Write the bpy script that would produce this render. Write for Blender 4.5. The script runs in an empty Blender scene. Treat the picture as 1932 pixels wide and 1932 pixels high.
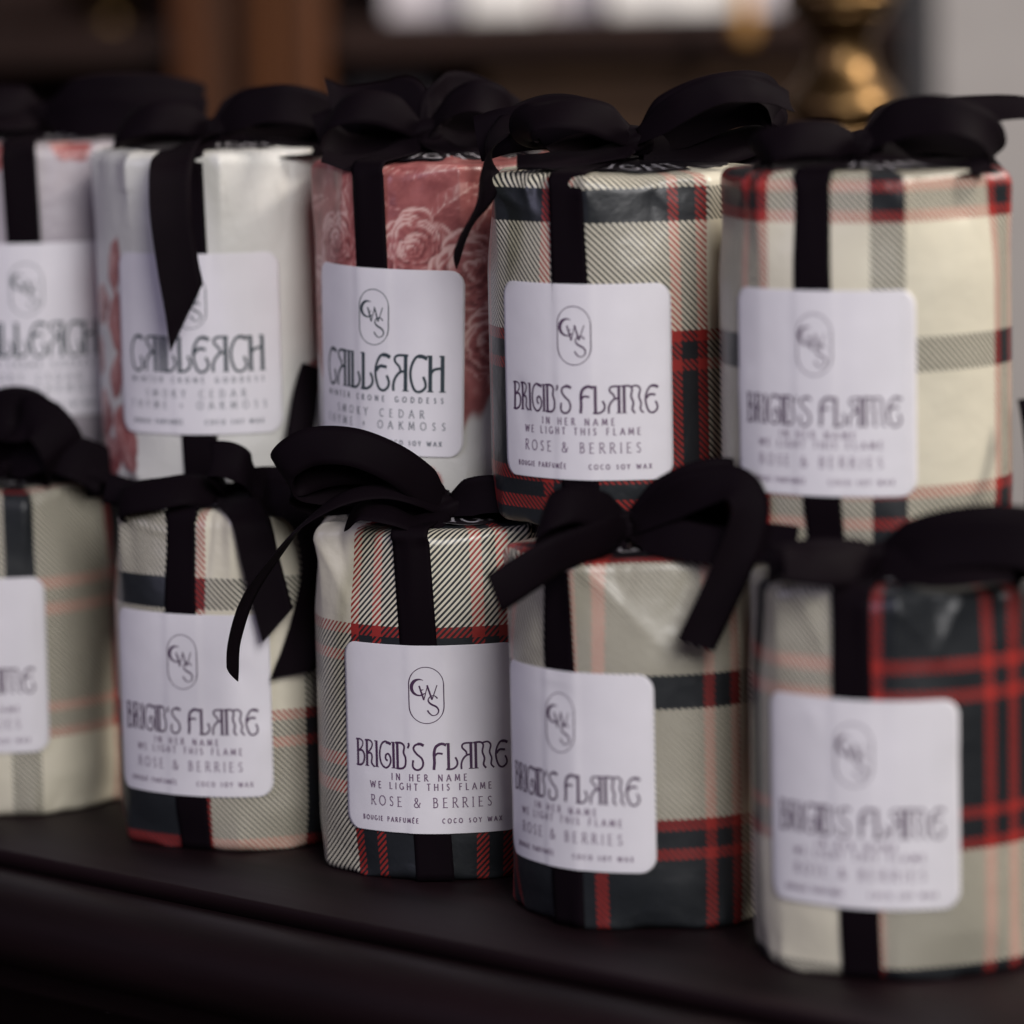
import bpy, math, random
import numpy as np
from mathutils import Matrix, Vector

S = bpy.context.scene
COL = S.collection
MM = 0.001

# ------------------------------------------------------------------ camera
CAM_H = 0.31
PITCH = math.radians(7.7)
ROLL = math.radians(1.2)
FPX = 8480.0            # focal length in units of a 1932 px wide frame
HALF = 966.0
cam_d = bpy.data.cameras.new('camera')
cam = bpy.data.objects.new('camera', cam_d)
COL.objects.link(cam)
S.camera = cam
cam.matrix_world = (Matrix.Translation((0, 0, CAM_H)) @ Matrix.Rotation(math.pi/2 - PITCH, 4, 'X')
                    @ Matrix.Rotation(-ROLL, 4, 'Z'))
cam_d.sensor_width = 36.0
cam_d.lens = 36.0 * FPX / (2 * HALF)
cam_d.clip_start = 0.05
cam_d.clip_end = 60
cam_d.dof.use_dof = True
cam_d.dof.focus_distance = 1.43
cam_d.dof.aperture_fstop = cam_d.lens / 33.0
cam_d.dof.aperture_blades = 0

# ------------------------------------------------------------------ world, lamps, exposure
W = bpy.data.worlds.new('World')
S.world = W
W.use_nodes = True
bg = W.node_tree.nodes['Background']
bg.inputs[0].default_value = (0.66, 0.54, 0.60, 1)
bg.inputs[1].default_value = 0.033


def area_lamp(name, loc, target, sx, sy, power, color):
    d = bpy.data.lights.new(name, 'AREA')
    d.shape = 'RECTANGLE'
    d.size, d.size_y = sx, sy
    d.energy = power
    d.color = color
    o = bpy.data.objects.new(name, d)
    COL.objects.link(o)
    o.location = loc
    v = Vector(target) - Vector(loc)
    o.rotation_euler = v.to_track_quat('-Z', 'Y').to_euler()
    return o


area_lamp('window_light', (0.50, -0.40, 1.10), (-0.02, 1.45, 0.12), 0.8, 1.0, 40, (1.0, 0.975, 0.975))
area_lamp('side_window_light', (-1.5, 0.55, 0.85), (-0.1, 1.45, 0.15), 0.35, 0.8, 7.5, (0.74, 0.70, 1.0))
area_lamp('background_fill_light', (1.25, 1.55, 1.15), (0.2, 2.65, 0.25), 0.28, 0.28, 33, (1.0, 0.92, 0.84))  # unseen lamp added to brighten the bookcase, cartons and wall

S.view_settings.view_transform = 'Standard'
S.view_settings.look = 'None'
S.view_settings.exposure = 0.0
S.view_settings.gamma = 1.0
S.render.engine = 'CYCLES'
S.cycles.use_denoising = True
S.cycles.max_bounces = 8
S.cycles.caustics_reflective = False
S.cycles.caustics_refractive = False
S.render.film_transparent = False


# ------------------------------------------------------------------ helpers
def ray(x, y):
    a = (x-HALF)*math.cos(ROLL) - (y-HALF)*math.sin(ROLL)
    b = (x-HALF)*math.sin(ROLL) + (y-HALF)*math.cos(ROLL)
    return (a, FPX*math.cos(PITCH) - b*math.sin(PITCH), -(FPX*math.sin(PITCH) + b*math.cos(PITCH)))


def at(x, y, Y):
    """point at depth Y (metres from the camera) seen at photo position x, y"""
    d = ray(x, y)
    t = Y/d[1]
    return np.array((d[0]*t, Y, CAM_H + d[2]*t))


def at_z(x, y, z):
    d = ray(x, y)
    t = (z-CAM_H)/d[2]
    return np.array((d[0]*t, d[1]*t, z))


def tag(o, label=None, cat=None, group=None, kind=None):
    if label: o['label'] = label
    if cat: o['category'] = cat
    if group: o['group'] = group
    if kind: o['kind'] = kind
    return o


def empty(name, loc, rz=0):
    o = bpy.data.objects.new(name, None)
    COL.objects.link(o)
    o.location = loc
    o.rotation_euler = (0, 0, rz)
    o.empty_display_size = 0.02
    return o


class MB:
    def __init__(s):
        s.v = []; s.f = []

    def add(s, verts, faces):
        n = len(s.v)
        s.v.extend([tuple(map(float, p)) for p in verts])
        s.f.extend([tuple(i+n for i in f) for f in faces])

    def box(s, x0, x1, y0, y1, z0, z1):
        s.add([(x0, y0, z0), (x1, y0, z0), (x1, y1, z0), (x0, y1, z0),
               (x0, y0, z1), (x1, y0, z1), (x1, y1, z1), (x0, y1, z1)],
              [(0, 3, 2, 1), (4, 5, 6, 7), (0, 1, 5, 4), (1, 2, 6, 5), (2, 3, 7, 6), (3, 0, 4, 7)])

    def lathe(s, prof, n=64, cx=0, cy=0):
        m = len(prof)
        vs = [(cx+r*math.cos(2*math.pi*k/n), cy+r*math.sin(2*math.pi*k/n), z) for r, z in prof for k in range(n)]
        fs = []
        for i in range(m-1):
            for k in range(n):
                k2 = (k+1) % n
                fs.append((i*n+k, i*n+k2, (i+1)*n+k2, (i+1)*n+k))
        fs.append(tuple(range(n))[::-1])
        fs.append(tuple((m-1)*n+k for k in range(n)))
        s.add(vs, fs)

    def build(s, name, mat, parent=None, smooth=True, bevel=0):
        me = bpy.data.meshes.new(name)
        me.from_pydata(s.v, [], s.f)
        me.update()
        if mat: me.materials.append(mat)
        if smooth:
            me.polygons.foreach_set('use_smooth', [True]*len(me.polygons))
        o = bpy.data.objects.new(name, me)
        COL.objects.link(o)
        if parent: o.parent = parent
        if bevel:
            b = o.modifiers.new('bevel', 'BEVEL')
            b.width = bevel; b.segments = 3; b.limit_method = 'ANGLE'
        return o


def grid_mesh(name, P, mat, parent, uv=None, colr=None):
    """P: (rows, cols, 3) grid"""
    nr, nc = P.shape[:2]
    idx = np.arange(nr*nc).reshape(nr, nc)
    q = np.stack([idx[:-1, :-1], idx[:-1, 1:], idx[1:, 1:], idx[1:, :-1]], -1).reshape(-1, 4)
    me = bpy.data.meshes.new(name)
    me.from_pydata(P.reshape(-1, 3).tolist(), [], q.tolist())
    me.update()
    if uv is not None:
        l = me.uv_layers.new(name='UVMap')
        vi = np.empty(len(me.loops), dtype=np.int32)
        me.loops.foreach_get('vertex_index', vi)
        l.data.foreach_set('uv', uv.reshape(-1, 2)[vi].astype(np.float32).ravel())
    if colr is not None:
        ca = me.color_attributes.new('print', 'FLOAT_COLOR', 'POINT')
        c4 = np.ones((nr*nc, 4), np.float32)
        c4[:, :3] = colr.reshape(-1, 3)
        ca.data.foreach_set('color', c4.ravel())
    me.polygons.foreach_set('use_smooth', [True]*len(me.polygons))
    me.materials.append(mat)
    o = bpy.data.objects.new(name, me)
    COL.objects.link(o)
    if parent: o.parent = parent
    return o


def catmull(P, n=8):
    P = np.asarray(P, float)
    Q = np.vstack([2*P[0]-P[1], P, 2*P[-1]-P[-2]])
    out = []
    for i in range(1, len(Q)-2):
        p0, p1, p2, p3 = Q[i-1], Q[i], Q[i+1], Q[i+2]
        for k in range(n):
            t = k/n
            out.append(.5*((2*p1)+(-p0+p2)*t+(2*p0-5*p1+4*p2-p3)*t*t+(-p0+3*p1-3*p2+p3)*t**3))
    out.append(Q[-2])
    return np.array(out)


def sstep(a, b, x):
    t = np.clip((x-a)/(b-a), 0, 1)
    return t*t*(3-2*t)


# ------------------------------------------------------------------ materials
def new_mat(name):
    m = bpy.data.materials.new(name)
    m.use_nodes = True
    nt = m.node_tree
    return m, nt, nt.nodes['Principled BSDF']


def nd(nt, t, **kw):
    n = nt.nodes.new(t)
    for k, v in kw.items():
        setattr(n, k, v)
    return n


def math_node(nt, op, a, b=None):
    n = nt.nodes.new('ShaderNodeMath'); n.operation = op
    for i, v in enumerate((a, b)):
        if v is None: continue
        if isinstance(v, (int, float)): n.inputs[i].default_value = v
        else: nt.links.new(v, n.inputs[i])
    return n.outputs[0]


def add_bump(nt, bsdf, scale, strength, dist, detail=3, coord='Object', stretch=None):
    tc = nt.nodes.new('ShaderNodeTexCoord')
    src = tc.outputs[coord]
    if stretch:
        mp = nt.nodes.new('ShaderNodeMapping'); mp.inputs['Scale'].default_value = stretch
        nt.links.new(src, mp.inputs[0]); src = mp.outputs[0]
    nz = nt.nodes.new('ShaderNodeTexNoise')
    nz.inputs['Scale'].default_value = scale
    nz.inputs['Detail'].default_value = detail
    nt.links.new(src, nz.inputs['Vector'])
    b = nt.nodes.new('ShaderNodeBump')
    b.inputs['Strength'].default_value = strength
    b.inputs['Distance'].default_value = dist
    nt.links.new(nz.outputs['Fac'], b.inputs['Height'])
    nt.links.new(b.outputs[0], bsdf.inputs['Normal'])
    return nz


def simple(name, col, rough=.5, metal=0, bump=None, var=0, spec=.5, stretch=None):
    m, nt, p = new_mat(name)
    p.inputs['Base Color'].default_value = (*col, 1)
    p.inputs['Roughness'].default_value = rough
    p.inputs['Metallic'].default_value = metal
    p.inputs['Specular IOR Level'].default_value = spec
    if bump:
        nz = add_bump(nt, p, *bump, stretch=stretch)
        if var:
            r = nt.nodes.new('ShaderNodeValToRGB')
            r.color_ramp.elements[0].position = .3
            r.color_ramp.elements[1].position = .7
            r.color_ramp.elements[0].color = (*[c*(1-var) for c in col], 1)
            r.color_ramp.elements[1].color = (*[c*(1+var) for c in col], 1)
            nt.links.new(nz.outputs['Fac'], r.inputs[0])
            nt.links.new(r.outputs[0], p.inputs['Base Color'])
    return m


CREAM = (0.62, 0.578, 0.46)
DARK = (0.0145, 0.0165, 0.019)
RED = (0.29, 0.026, 0.022)
# sett of the plaid: (width mm, colour)
SETT = [(10, DARK), (34, CREAM), (3.8, RED), (5.2, DARK), (3.8, RED), (30.5, DARK), (3.8, RED), (5.2, DARK), (3.8, RED),
        (30.5, DARK), (3.8, RED), (5.2, DARK), (3.8, RED), (34, CREAM)]
PERIOD = sum(w for w, c in SETT)


def plaid_material(name, uo, us, vo, vs, slant):
    """threads across (u) and along (v): p = us*u+uo; a twill weave picks which thread shows"""
    m, nt, p = new_mat(name)
    uvn = nt.nodes.new('ShaderNodeUVMap'); uvn.uv_map = 'UVMap'
    # slight waviness of the print where the paper is pulled
    sep = nt.nodes.new('ShaderNodeSeparateXYZ')
    nt.links.new(uvn.outputs[0], sep.inputs[0])
    U, V = sep.outputs[0], sep.outputs[1]

    def threads(c, off, sgn):
        x = math_node(nt, 'MULTIPLY_ADD', c, sgn/PERIOD)
        x.node.inputs[2].default_value = off/PERIOD
        fr = math_node(nt, 'FRACT', x)
        r = nt.nodes.new('ShaderNodeValToRGB')
        cr = r.color_ramp
        cr.interpolation = 'CONSTANT'
        pos = 0
        for i, (w, c3) in enumerate(SETT):
            if i == 0: e = cr.elements[0]; e.position = 0
            elif i == 1: e = cr.elements[1]; e.position = pos/PERIOD
            else: e = cr.elements.new(pos/PERIOD)
            e.color = (*c3, 1)
            pos += w
        nt.links.new(fr, r.inputs[0])
        return r.outputs[0]
    cu = threads(U, uo, us)
    cv = threads(V, vo, vs)
    d = math_node(nt, 'MULTIPLY_ADD', V, slant)
    nt.links.new(U, d.node.inputs[2])
    tw = math_node(nt, 'FRACT', math_node(nt, 'MULTIPLY', d, 1/2.05))
    mk = math_node(nt, 'GREATER_THAN', tw, .5)
    mix = nt.nodes.new('ShaderNodeMix'); mix.data_type = 'RGBA'
    nt.links.new(mk, mix.inputs['Factor'])
    nt.links.new(cu, mix.inputs['A']); nt.links.new(cv, mix.inputs['B'])
    nt.links.new(mix.outputs['Result'], p.inputs['Base Color'])
    p.inputs['Roughness'].default_value = .38
    p.inputs['Specular IOR Level'].default_value = .48
    add_bump(nt, p, 42, .6, .0024, detail=5)
    return m


def print_material(name):
    m, nt, p = new_mat(name)
    a = nt.nodes.new('ShaderNodeAttribute'); a.attribute_name = 'print'
    nt.links.new(a.outputs['Color'], p.inputs['Base Color'])
    p.inputs['Roughness'].default_value = .38
    add_bump(nt, p, 42, .6, .0024, detail=5)
    return m


M = {}
M['label'] = simple('label_paper', (.715, .69, .72), .38, bump=(70, .22, .0011, 5), var=.03)
M['ink_plum'] = simple('plum_ink', (.058, .022, .064), .5)
M['ink_plum_fine'] = simple('fine_plum_ink', (.16, .10, .165), .5)
M['ink_slate'] = simple('slate_ink', (.022, .038, .048), .5)
M['ink_slate_fine'] = simple('fine_slate_ink', (.13, .14, .165), .5)
M['ribbon'] = simple('black_satin', (.0050, .0030, .0045), .66, bump=(160, .1, .0004, 2), spec=.03)
M['sticker'] = simple('black_sticker', (.008, .006, .008), .3, bump=(60, .2, .001, 2))
M['white_ink'] = simple('white_ink', (.36, .34, .36), .5)
M['table'] = simple('black_brown_wood', (.0085, .0040, .0050), .5, spec=.11, bump=(7, .2, .0012, 8), var=.35, stretch=(1.0, 9.0, 9.0))
nt = M['table'].node_tree
tc = nt.nodes.new('ShaderNodeTexCoord')
vo = nt.nodes.new('ShaderNodeTexVoronoi'); vo.inputs['Scale'].default_value = 55
nt.links.new(tc.outputs['Object'], vo.inputs['Vector'])
lt = math_node(nt, 'LESS_THAN', vo.outputs['Distance'], .035)
gate = math_node(nt, 'GREATER_THAN', math_node(nt, 'FRACT', math_node(nt, 'MULTIPLY', vo.outputs['Color'], 7.0)), .72)
mx = nt.nodes.new('ShaderNodeMix'); mx.data_type = 'RGBA'
pb = nt.nodes['Principled BSDF']
src = pb.inputs['Base Color'].links[0].from_socket
nt.links.new(math_node(nt, 'MULTIPLY', lt, gate), mx.inputs['Factor'])
nt.links.new(src, mx.inputs['A']); mx.inputs['B'].default_value = (.10, .09, .09, 1)
nt.links.new(mx.outputs['Result'], pb.inputs['Base Color'])
M['wood'] = simple('warm_wood', (.085, .030, .010), .55, spec=.2, bump=(14, .3, .002, 6), var=.35, stretch=(6, 6, .6))
M['darkwood'] = simple('dark_wood', (.020, .009, .0065), .6, spec=.15, bump=(14, .3, .002, 6), var=.35, stretch=(.6, 6, 6))
M['panel'] = simple('brown_panel', (.030, .0155, .0085), .7, spec=.15, bump=(9, .3, .002, 6), var=.25, stretch=(6, 6, .6))
M['wall'] = simple('grey_plaster', (.33, .312, .312), .9, bump=(30, .2, .002, 5), var=.06)
M['brass'] = simple('aged_brass', (.175, .104, .044), .36, metal=1, bump=(40, .12, .001, 4), var=.25)
M['white_card'] = simple('white_card', (.84, .815, .78), .6, bump=(60, .1, .001, 3), var=.04)
M['grey_card'] = simple('lilac_card', (.62, .575, .60), .6, bump=(60, .1, .001, 3), var=.04)
M['tassel'] = simple('gold_thread', (.50, .26, .07), .6, bump=(200, .4, .001, 3), var=.3)
M['black_paint'] = simple('black_paint', (.008, .006, .008), .5, bump=(30, .1, .001, 3))
M['slate_card'] = simple('slate_card', (.16, .145, .175), .5, bump=(30, .1, .001, 3), var=.05)
M['floor'] = simple('floorboards', (.05, .03, .02), .5, bump=(5, .2, .002, 6), var=.3, stretch=(1, 8, 1))

# ------------------------------------------------------------------ lettering
# strokes: list of (points, width) in a box one cap high; curves run smooth through their points
TITLE = {
 'B': (.46, [([(.08, 0), (.09, 1)], .1), ([(0, .98), (.2, .99), (.34, .9), (.30, .72), (.10, .52)], .055), ([(.12, .56), (.30, .57), (.41, .40), (.37, .14), (.22, .02), (.02, .02)], .075)]),
 'R': (.46, [([(.08, 0), (.09, 1)], .1), ([(0, .98), (.22, .99), (.35, .88), (.30, .70), (.12, .50)], .06), ([(.12, .50), (.28, .50), (.33, .36), (.30, .14), (.44, .0)], .07)]),
 'I': (.18, [([(.09, 0), (.09, 1)], .1)]),
 'G': (.58, [([(.56, .90), (.40, .97), (.30, 1.0), (.13, .86), (.05, .5), (.12, .15), (.32, .0), (.50, .14), (.54, .36), (.44, .54), (.32, .47), (.33, .32), (.41, .28)], .07), ([(.34, .97), (.46, .95), (.56, .90)], .1)]),
 'D': (.48, [([(.08, 0), (.08, 1)], .1), ([(0, .98), (.24, .98), (.37, .86), (.34, .62), (.42, .42), (.40, .14), (.26, .02), (.02, .02)], .075)]),
 "'": (.14, [([(.07, 1.0), (.10, .92), (.04, .80)], .07)]),
 'S': (.54, [([(.52, .93), (.36, .97), (.20, .92), (.14, .78), (.26, .60), (.46, .42), (.50, .18), (.38, .02), (.22, .0), (.10, .12), (.12, .36)], .07), ([(.30, .97), (.42, .97), (.54, .91)], .1)]),
 'F': (.56, [([(.07, 0), (.10, .3), (.09, .62), (.16, .86), (.32, .97)], .1), ([(.28, .96), (.42, .98), (.56, .92)], .095), ([(.10, .50), (.22, .62), (.42, .60)], .07)]),
 'L': (.48, [([(.08, 0), (.08, 1)], .1), ([(.0, .02), (.22, .02), (.38, .12), (.42, .28), (.34, .46)], .07)]),
 'A': (.58, [([(.47, 0), (.47, 1)], .1), ([(.55, .98), (.26, .98), (.14, .92), (.14, .80), (.28, .66), (.30, .56)], .065), ([(.45, .55), (.30, .52), (.16, .38), (.09, .2), (.09, 0)], .07)]),
 'M': (.84, [([(.08, 0), (.08, 1)], .1), ([(0, .98), (.26, .99), (.38, .88), (.34, .62), (.42, .38), (.38, .14), (.48, 0)], .07), ([(.34, .96), (.56, .99), (.68, .86), (.63, .6), (.71, .36), (.68, .14), (.80, 0)], .065)]),
 'E': (.54, [([(.52, .92), (.36, .98), (.20, .93), (.06, .66), (.05, .36), (.16, .06), (.32, .0), (.46, .10), (.49, .24), (.42, .42)], .07), ([(.06, .52), (.20, .66), (.42, .64)], .08), ([(.28, .97), (.40, .97), (.53, .91)], .1)]),
 'C': (.56, [([(.54, .92), (.36, .98), (.20, .93), (.06, .66), (.05, .36), (.16, .06), (.32, .0), (.48, .10), (.50, .24), (.43, .42)], .07), ([(.28, .97), (.40, .97), (.55, .91)], .1)]),
 'H': (.52, [([(.08, 0), (.08, 1)], .1), ([(.44, 0), (.44, 1)], .1), ([(.08, .48), (.20, .62), (.44, .66)], .07)]),
 ' ': (.30, []),
}


def arc(cx, cy, rx, ry, a0, a1, n=9):
    return [(cx+rx*math.cos(math.radians(a0+(a1-a0)*i/n)), cy+ry*math.sin(math.radians(a0+(a1-a0)*i/n))) for i in range(n+1)]


def L_(*p): return ('l', list(p))
def C_(*p): return ('c', list(p))


SMALL = {
 'A': (.72, [L_((.04, 0), (.36, 1)), L_((.36, 1), (.68, 0)), L_((.16, .34), (.56, .34))]),
 'B': (.58, [L_((.1, 0), (.1, 1)), C_((.1, 1), (.36, .98), (.44, .78), (.34, .56), (.1, .54)), C_((.1, .54), (.42, .5), (.5, .28), (.4, .04), (.1, 0))]),
 'C': (.68, [C_(*arc(.38, .5, .33, .5, 50, 310))]),
 'D': (.70, [L_((.1, 0), (.1, 1)), C_((.1, 1), (.4, .96), (.62, .7), (.62, .3), (.4, .04), (.1, 0))]),
 'E': (.54, [L_((.1, 0), (.1, 1)), L_((.1, 1), (.48, 1)), L_((.1, .52), (.42, .52)), L_((.1, 0), (.5, 0))]),
 'F': (.52, [L_((.1, 0), (.1, 1)), L_((.1, 1), (.48, 1)), L_((.1, .52), (.42, .52))]),
 'G': (.72, [C_(*arc(.38, .5, .33, .5, 50, 330)), L_((.46, .42), (.7, .42)), L_((.66, .42), (.66, .1))]),
 'H': (.70, [L_((.1, 0), (.1, 1)), L_((.6, 0), (.6, 1)), L_((.1, .52), (.6, .52))]),
 'I': (.22, [L_((.11, 0), (.11, 1))]),
 'K': (.62, [L_((.1, 0), (.1, 1)), L_((.1, .45), (.55, 1)), L_((.25, .6), (.6, 0))]),
 'L': (.52, [L_((.1, 0), (.1, 1)), L_((.1, 0), (.5, 0))]),
 'M': (.82, [L_((.06, 0), (.14, 1)), L_((.14, 1), (.41, .15)), L_((.41, .15), (.68, 1)), L_((.68, 1), (.76, 0))]),
 'N': (.72, [L_((.1, 0), (.1, 1)), L_((.1, 1), (.62, 0)), L_((.62, 0), (.62, 1))]),
 'O': (.80, [C_(*arc(.4, .5, .36, .5, 0, 360, 14))]),
 'P': (.56, [L_((.1, 0), (.1, 1)), C_((.1, 1), (.4, .98), (.5, .76), (.4, .52), (.1, .48))]),
 'R': (.60, [L_((.1, 0), (.1, 1)), C_((.1, 1), (.4, .98), (.48, .76), (.38, .54), (.1, .5)), L_((.26, .5), (.58, 0))]),
 'S': (.50, [C_((.42, .86), (.28, 1), (.1, .86), (.12, .66), (.36, .42), (.42, .2), (.26, 0), (.06, .14))]),
 'T': (.58, [L_((.29, 0), (.29, 1)), L_((.02, 1), (.56, 1))]),
 'U': (.68, [C_((.1, 1), (.1, .5), (.14, .14), (.34, 0), (.54, .14), (.58, .5), (.58, 1))]),
 'W': (.98, [L_((.04, 1), (.26, 0)), L_((.26, 0), (.49, .9)), L_((.49, .9), (.72, 0)), L_((.72, 0), (.94, 1))]),
 'X': (.62, [L_((.05, 0), (.57, 1)), L_((.05, 1), (.57, 0))]),
 'Y': (.60, [L_((.03, 1), (.30, .5)), L_((.57, 1), (.30, .5)), L_((.30, .5), (.30, 0))]),
 '&': (.74, [C_((.72, .52), (.56, .14), (.34, 0), (.1, .12), (.12, .36), (.36, .56), (.46, .8), (.32, 1), (.18, .84), (.26, .6), (.66, 0))]),
 '+': (.52, [L_((.06, .45), (.46, .45)), L_((.26, .22), (.26, .68))]),
 ' ': (.42, []),
}
SMALL['\u00c9'] = (.54, SMALL['E'][1] + [L_((.24, 1.1), (.40, 1.3))])


class Flat:
    """flat strokes in label millimetres, later wrapped on the candle"""
    def __init__(s):
        s.quads = []      # list of (N,4,2) strips
        s.k = 0

    def stroke(s, pts, w, taper=False):
        p = np.asarray(pts, float)
        # resample
        seg = np.linalg.norm(np.diff(p, axis=0), axis=1)
        t = np.concatenate([[0], np.cumsum(seg)])
        n = max(2, int(t[-1]/.45)+1)
        tt = np.linspace(0, t[-1], n)
        q = np.stack([np.interp(tt, t, p[:, 0]), np.interp(tt, t, p[:, 1])], 1)
        d = np.gradient(q, axis=0)
        d /= np.maximum(np.linalg.norm(d, axis=1, keepdims=True), 1e-9)
        nrm = np.stack([-d[:, 1], d[:, 0]], 1)
        ww = np.full((n, 1), w/2) if np.isscalar(w) else np.interp(tt/t[-1], np.linspace(0, 1, len(w)), w)[:, None]/2
        s.quads.append((q-nrm*ww, q+nrm*ww, s.k))
        s.k = (s.k+1) % 12

    def title(s, text, width, cap, base, cx=0):
        tot = sum(TITLE[c][0] for c in text)
        sx = width/tot
        x = cx-width/2
        for c in text:
            w, st = TITLE[c]
            for pts, sw in st:
                pp = np.array(pts)
                if len(pts) > 2: pp = catmull(pp, 6)
                elif abs(pts[0][0]-pts[1][0]) < .05:
                    s.stroke([(x+(pts[1][0]-.10)*sx, base+cap*.985), (x+(pts[1][0]+.04)*sx, base+cap*.985)], cap*.04)
                    s.stroke([(x+(pts[0][0]-.10)*sx, base+cap*.015), (x+(pts[0][0]+.10)*sx, base+cap*.015)], cap*.03)
                s.stroke(np.stack([x+pp[:, 0]*sx, base+pp[:, 1]*cap], 1), sw*cap*1.06)
            x += w*sx

    def small(s, text, width, cap, base, cx=0, weight=.13, serif=True):
        adv = [SMALL[c][0]*cap for c in text]
        gap = (width-sum(adv))/(len(text)-1)
        x = cx-width/2
        for c, a in zip(text, adv):
            for kind, pts in SMALL[c][1]:
                pp = np.array(pts)*cap
                if kind == 'c': pp = catmull(pp, 4)
                thin = kind == 'l' and abs(pp[0, 1]-pp[-1, 1]) < .05*cap
                s.stroke(np.stack([x+pp[:, 0], base+pp[:, 1]], 1), weight*cap*(.75 if thin else 1))
                if serif and kind == 'l' and not thin:
                    for q in (pp[0], pp[-1]):
                        s.stroke([(x+q[0]-.1*cap, base+q[1]), (x+q[0]+.1*cap, base+q[1])], .07*cap)
            x += a+gap


def emblem_strokes(f, cx, cy):
    hw, hh = 5.6, 9.1
    st = hh-hw
    pts = arc(cx, cy+st, hw, hw, 0, 180, 24)+arc(cx, cy-st, hw, hw, 180, 360, 24)
    pts.append(pts[0])
    n = len(pts)
    f.stroke(pts, [.26 if 0 < (i/n) < .28 or .55 < i/n < .8 else .36 for i in range(n)])
    # crescent
    ca = [(cx-2.1+2.6*math.cos(math.radians(a)), cy+2.55+2.6*math.sin(math.radians(a))) for a in range(62, 303, 10)]
    f.stroke(ca, [.15, .55, 1.0, 1.15, 1.05, .75, .45, .2])
    # W
    for p, w in (([(-2.2, 3.0), (-.75, -1.6)], .55), ([(-.75, -1.6), (.5, 3.1)], .3), ([(.35, 3.2), (1.85, -1.5)], .55), ([(1.85, -1.5), (3.5, 3.2)], .32)):
        f.stroke([(cx+x, cy+y+.1) for x, y in p], w)
    # small star
    f.stroke([(cx-2.3, cy-.1), (cx-.1, cy+.75)], [.12, .5, .12])
    f.stroke([(cx-2.0, cy+1.5), (cx-.8, cy+1.9)], [.12, .4, .12])
    # S
    f.stroke([(cx+x, cy+y) for x, y in catmull([(3.6, -1.0), (2.6, -.1), (1.2, -.4), (.6, -1.7), (1.5, -2.8), (3.2, -3.7), (3.9, -5.0), (3.2, -6.2), (1.9, -6.5), (.8, -5.6), (.35, -4.8)], 5)],
             [.5, .3, .3, .45, .62, .62, .5, .4, .25, .45, .5])


# ------------------------------------------------------------------ candle
R0 = 44.0
LW, LH, LRC = 61.6, 61.0, 5.0


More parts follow.
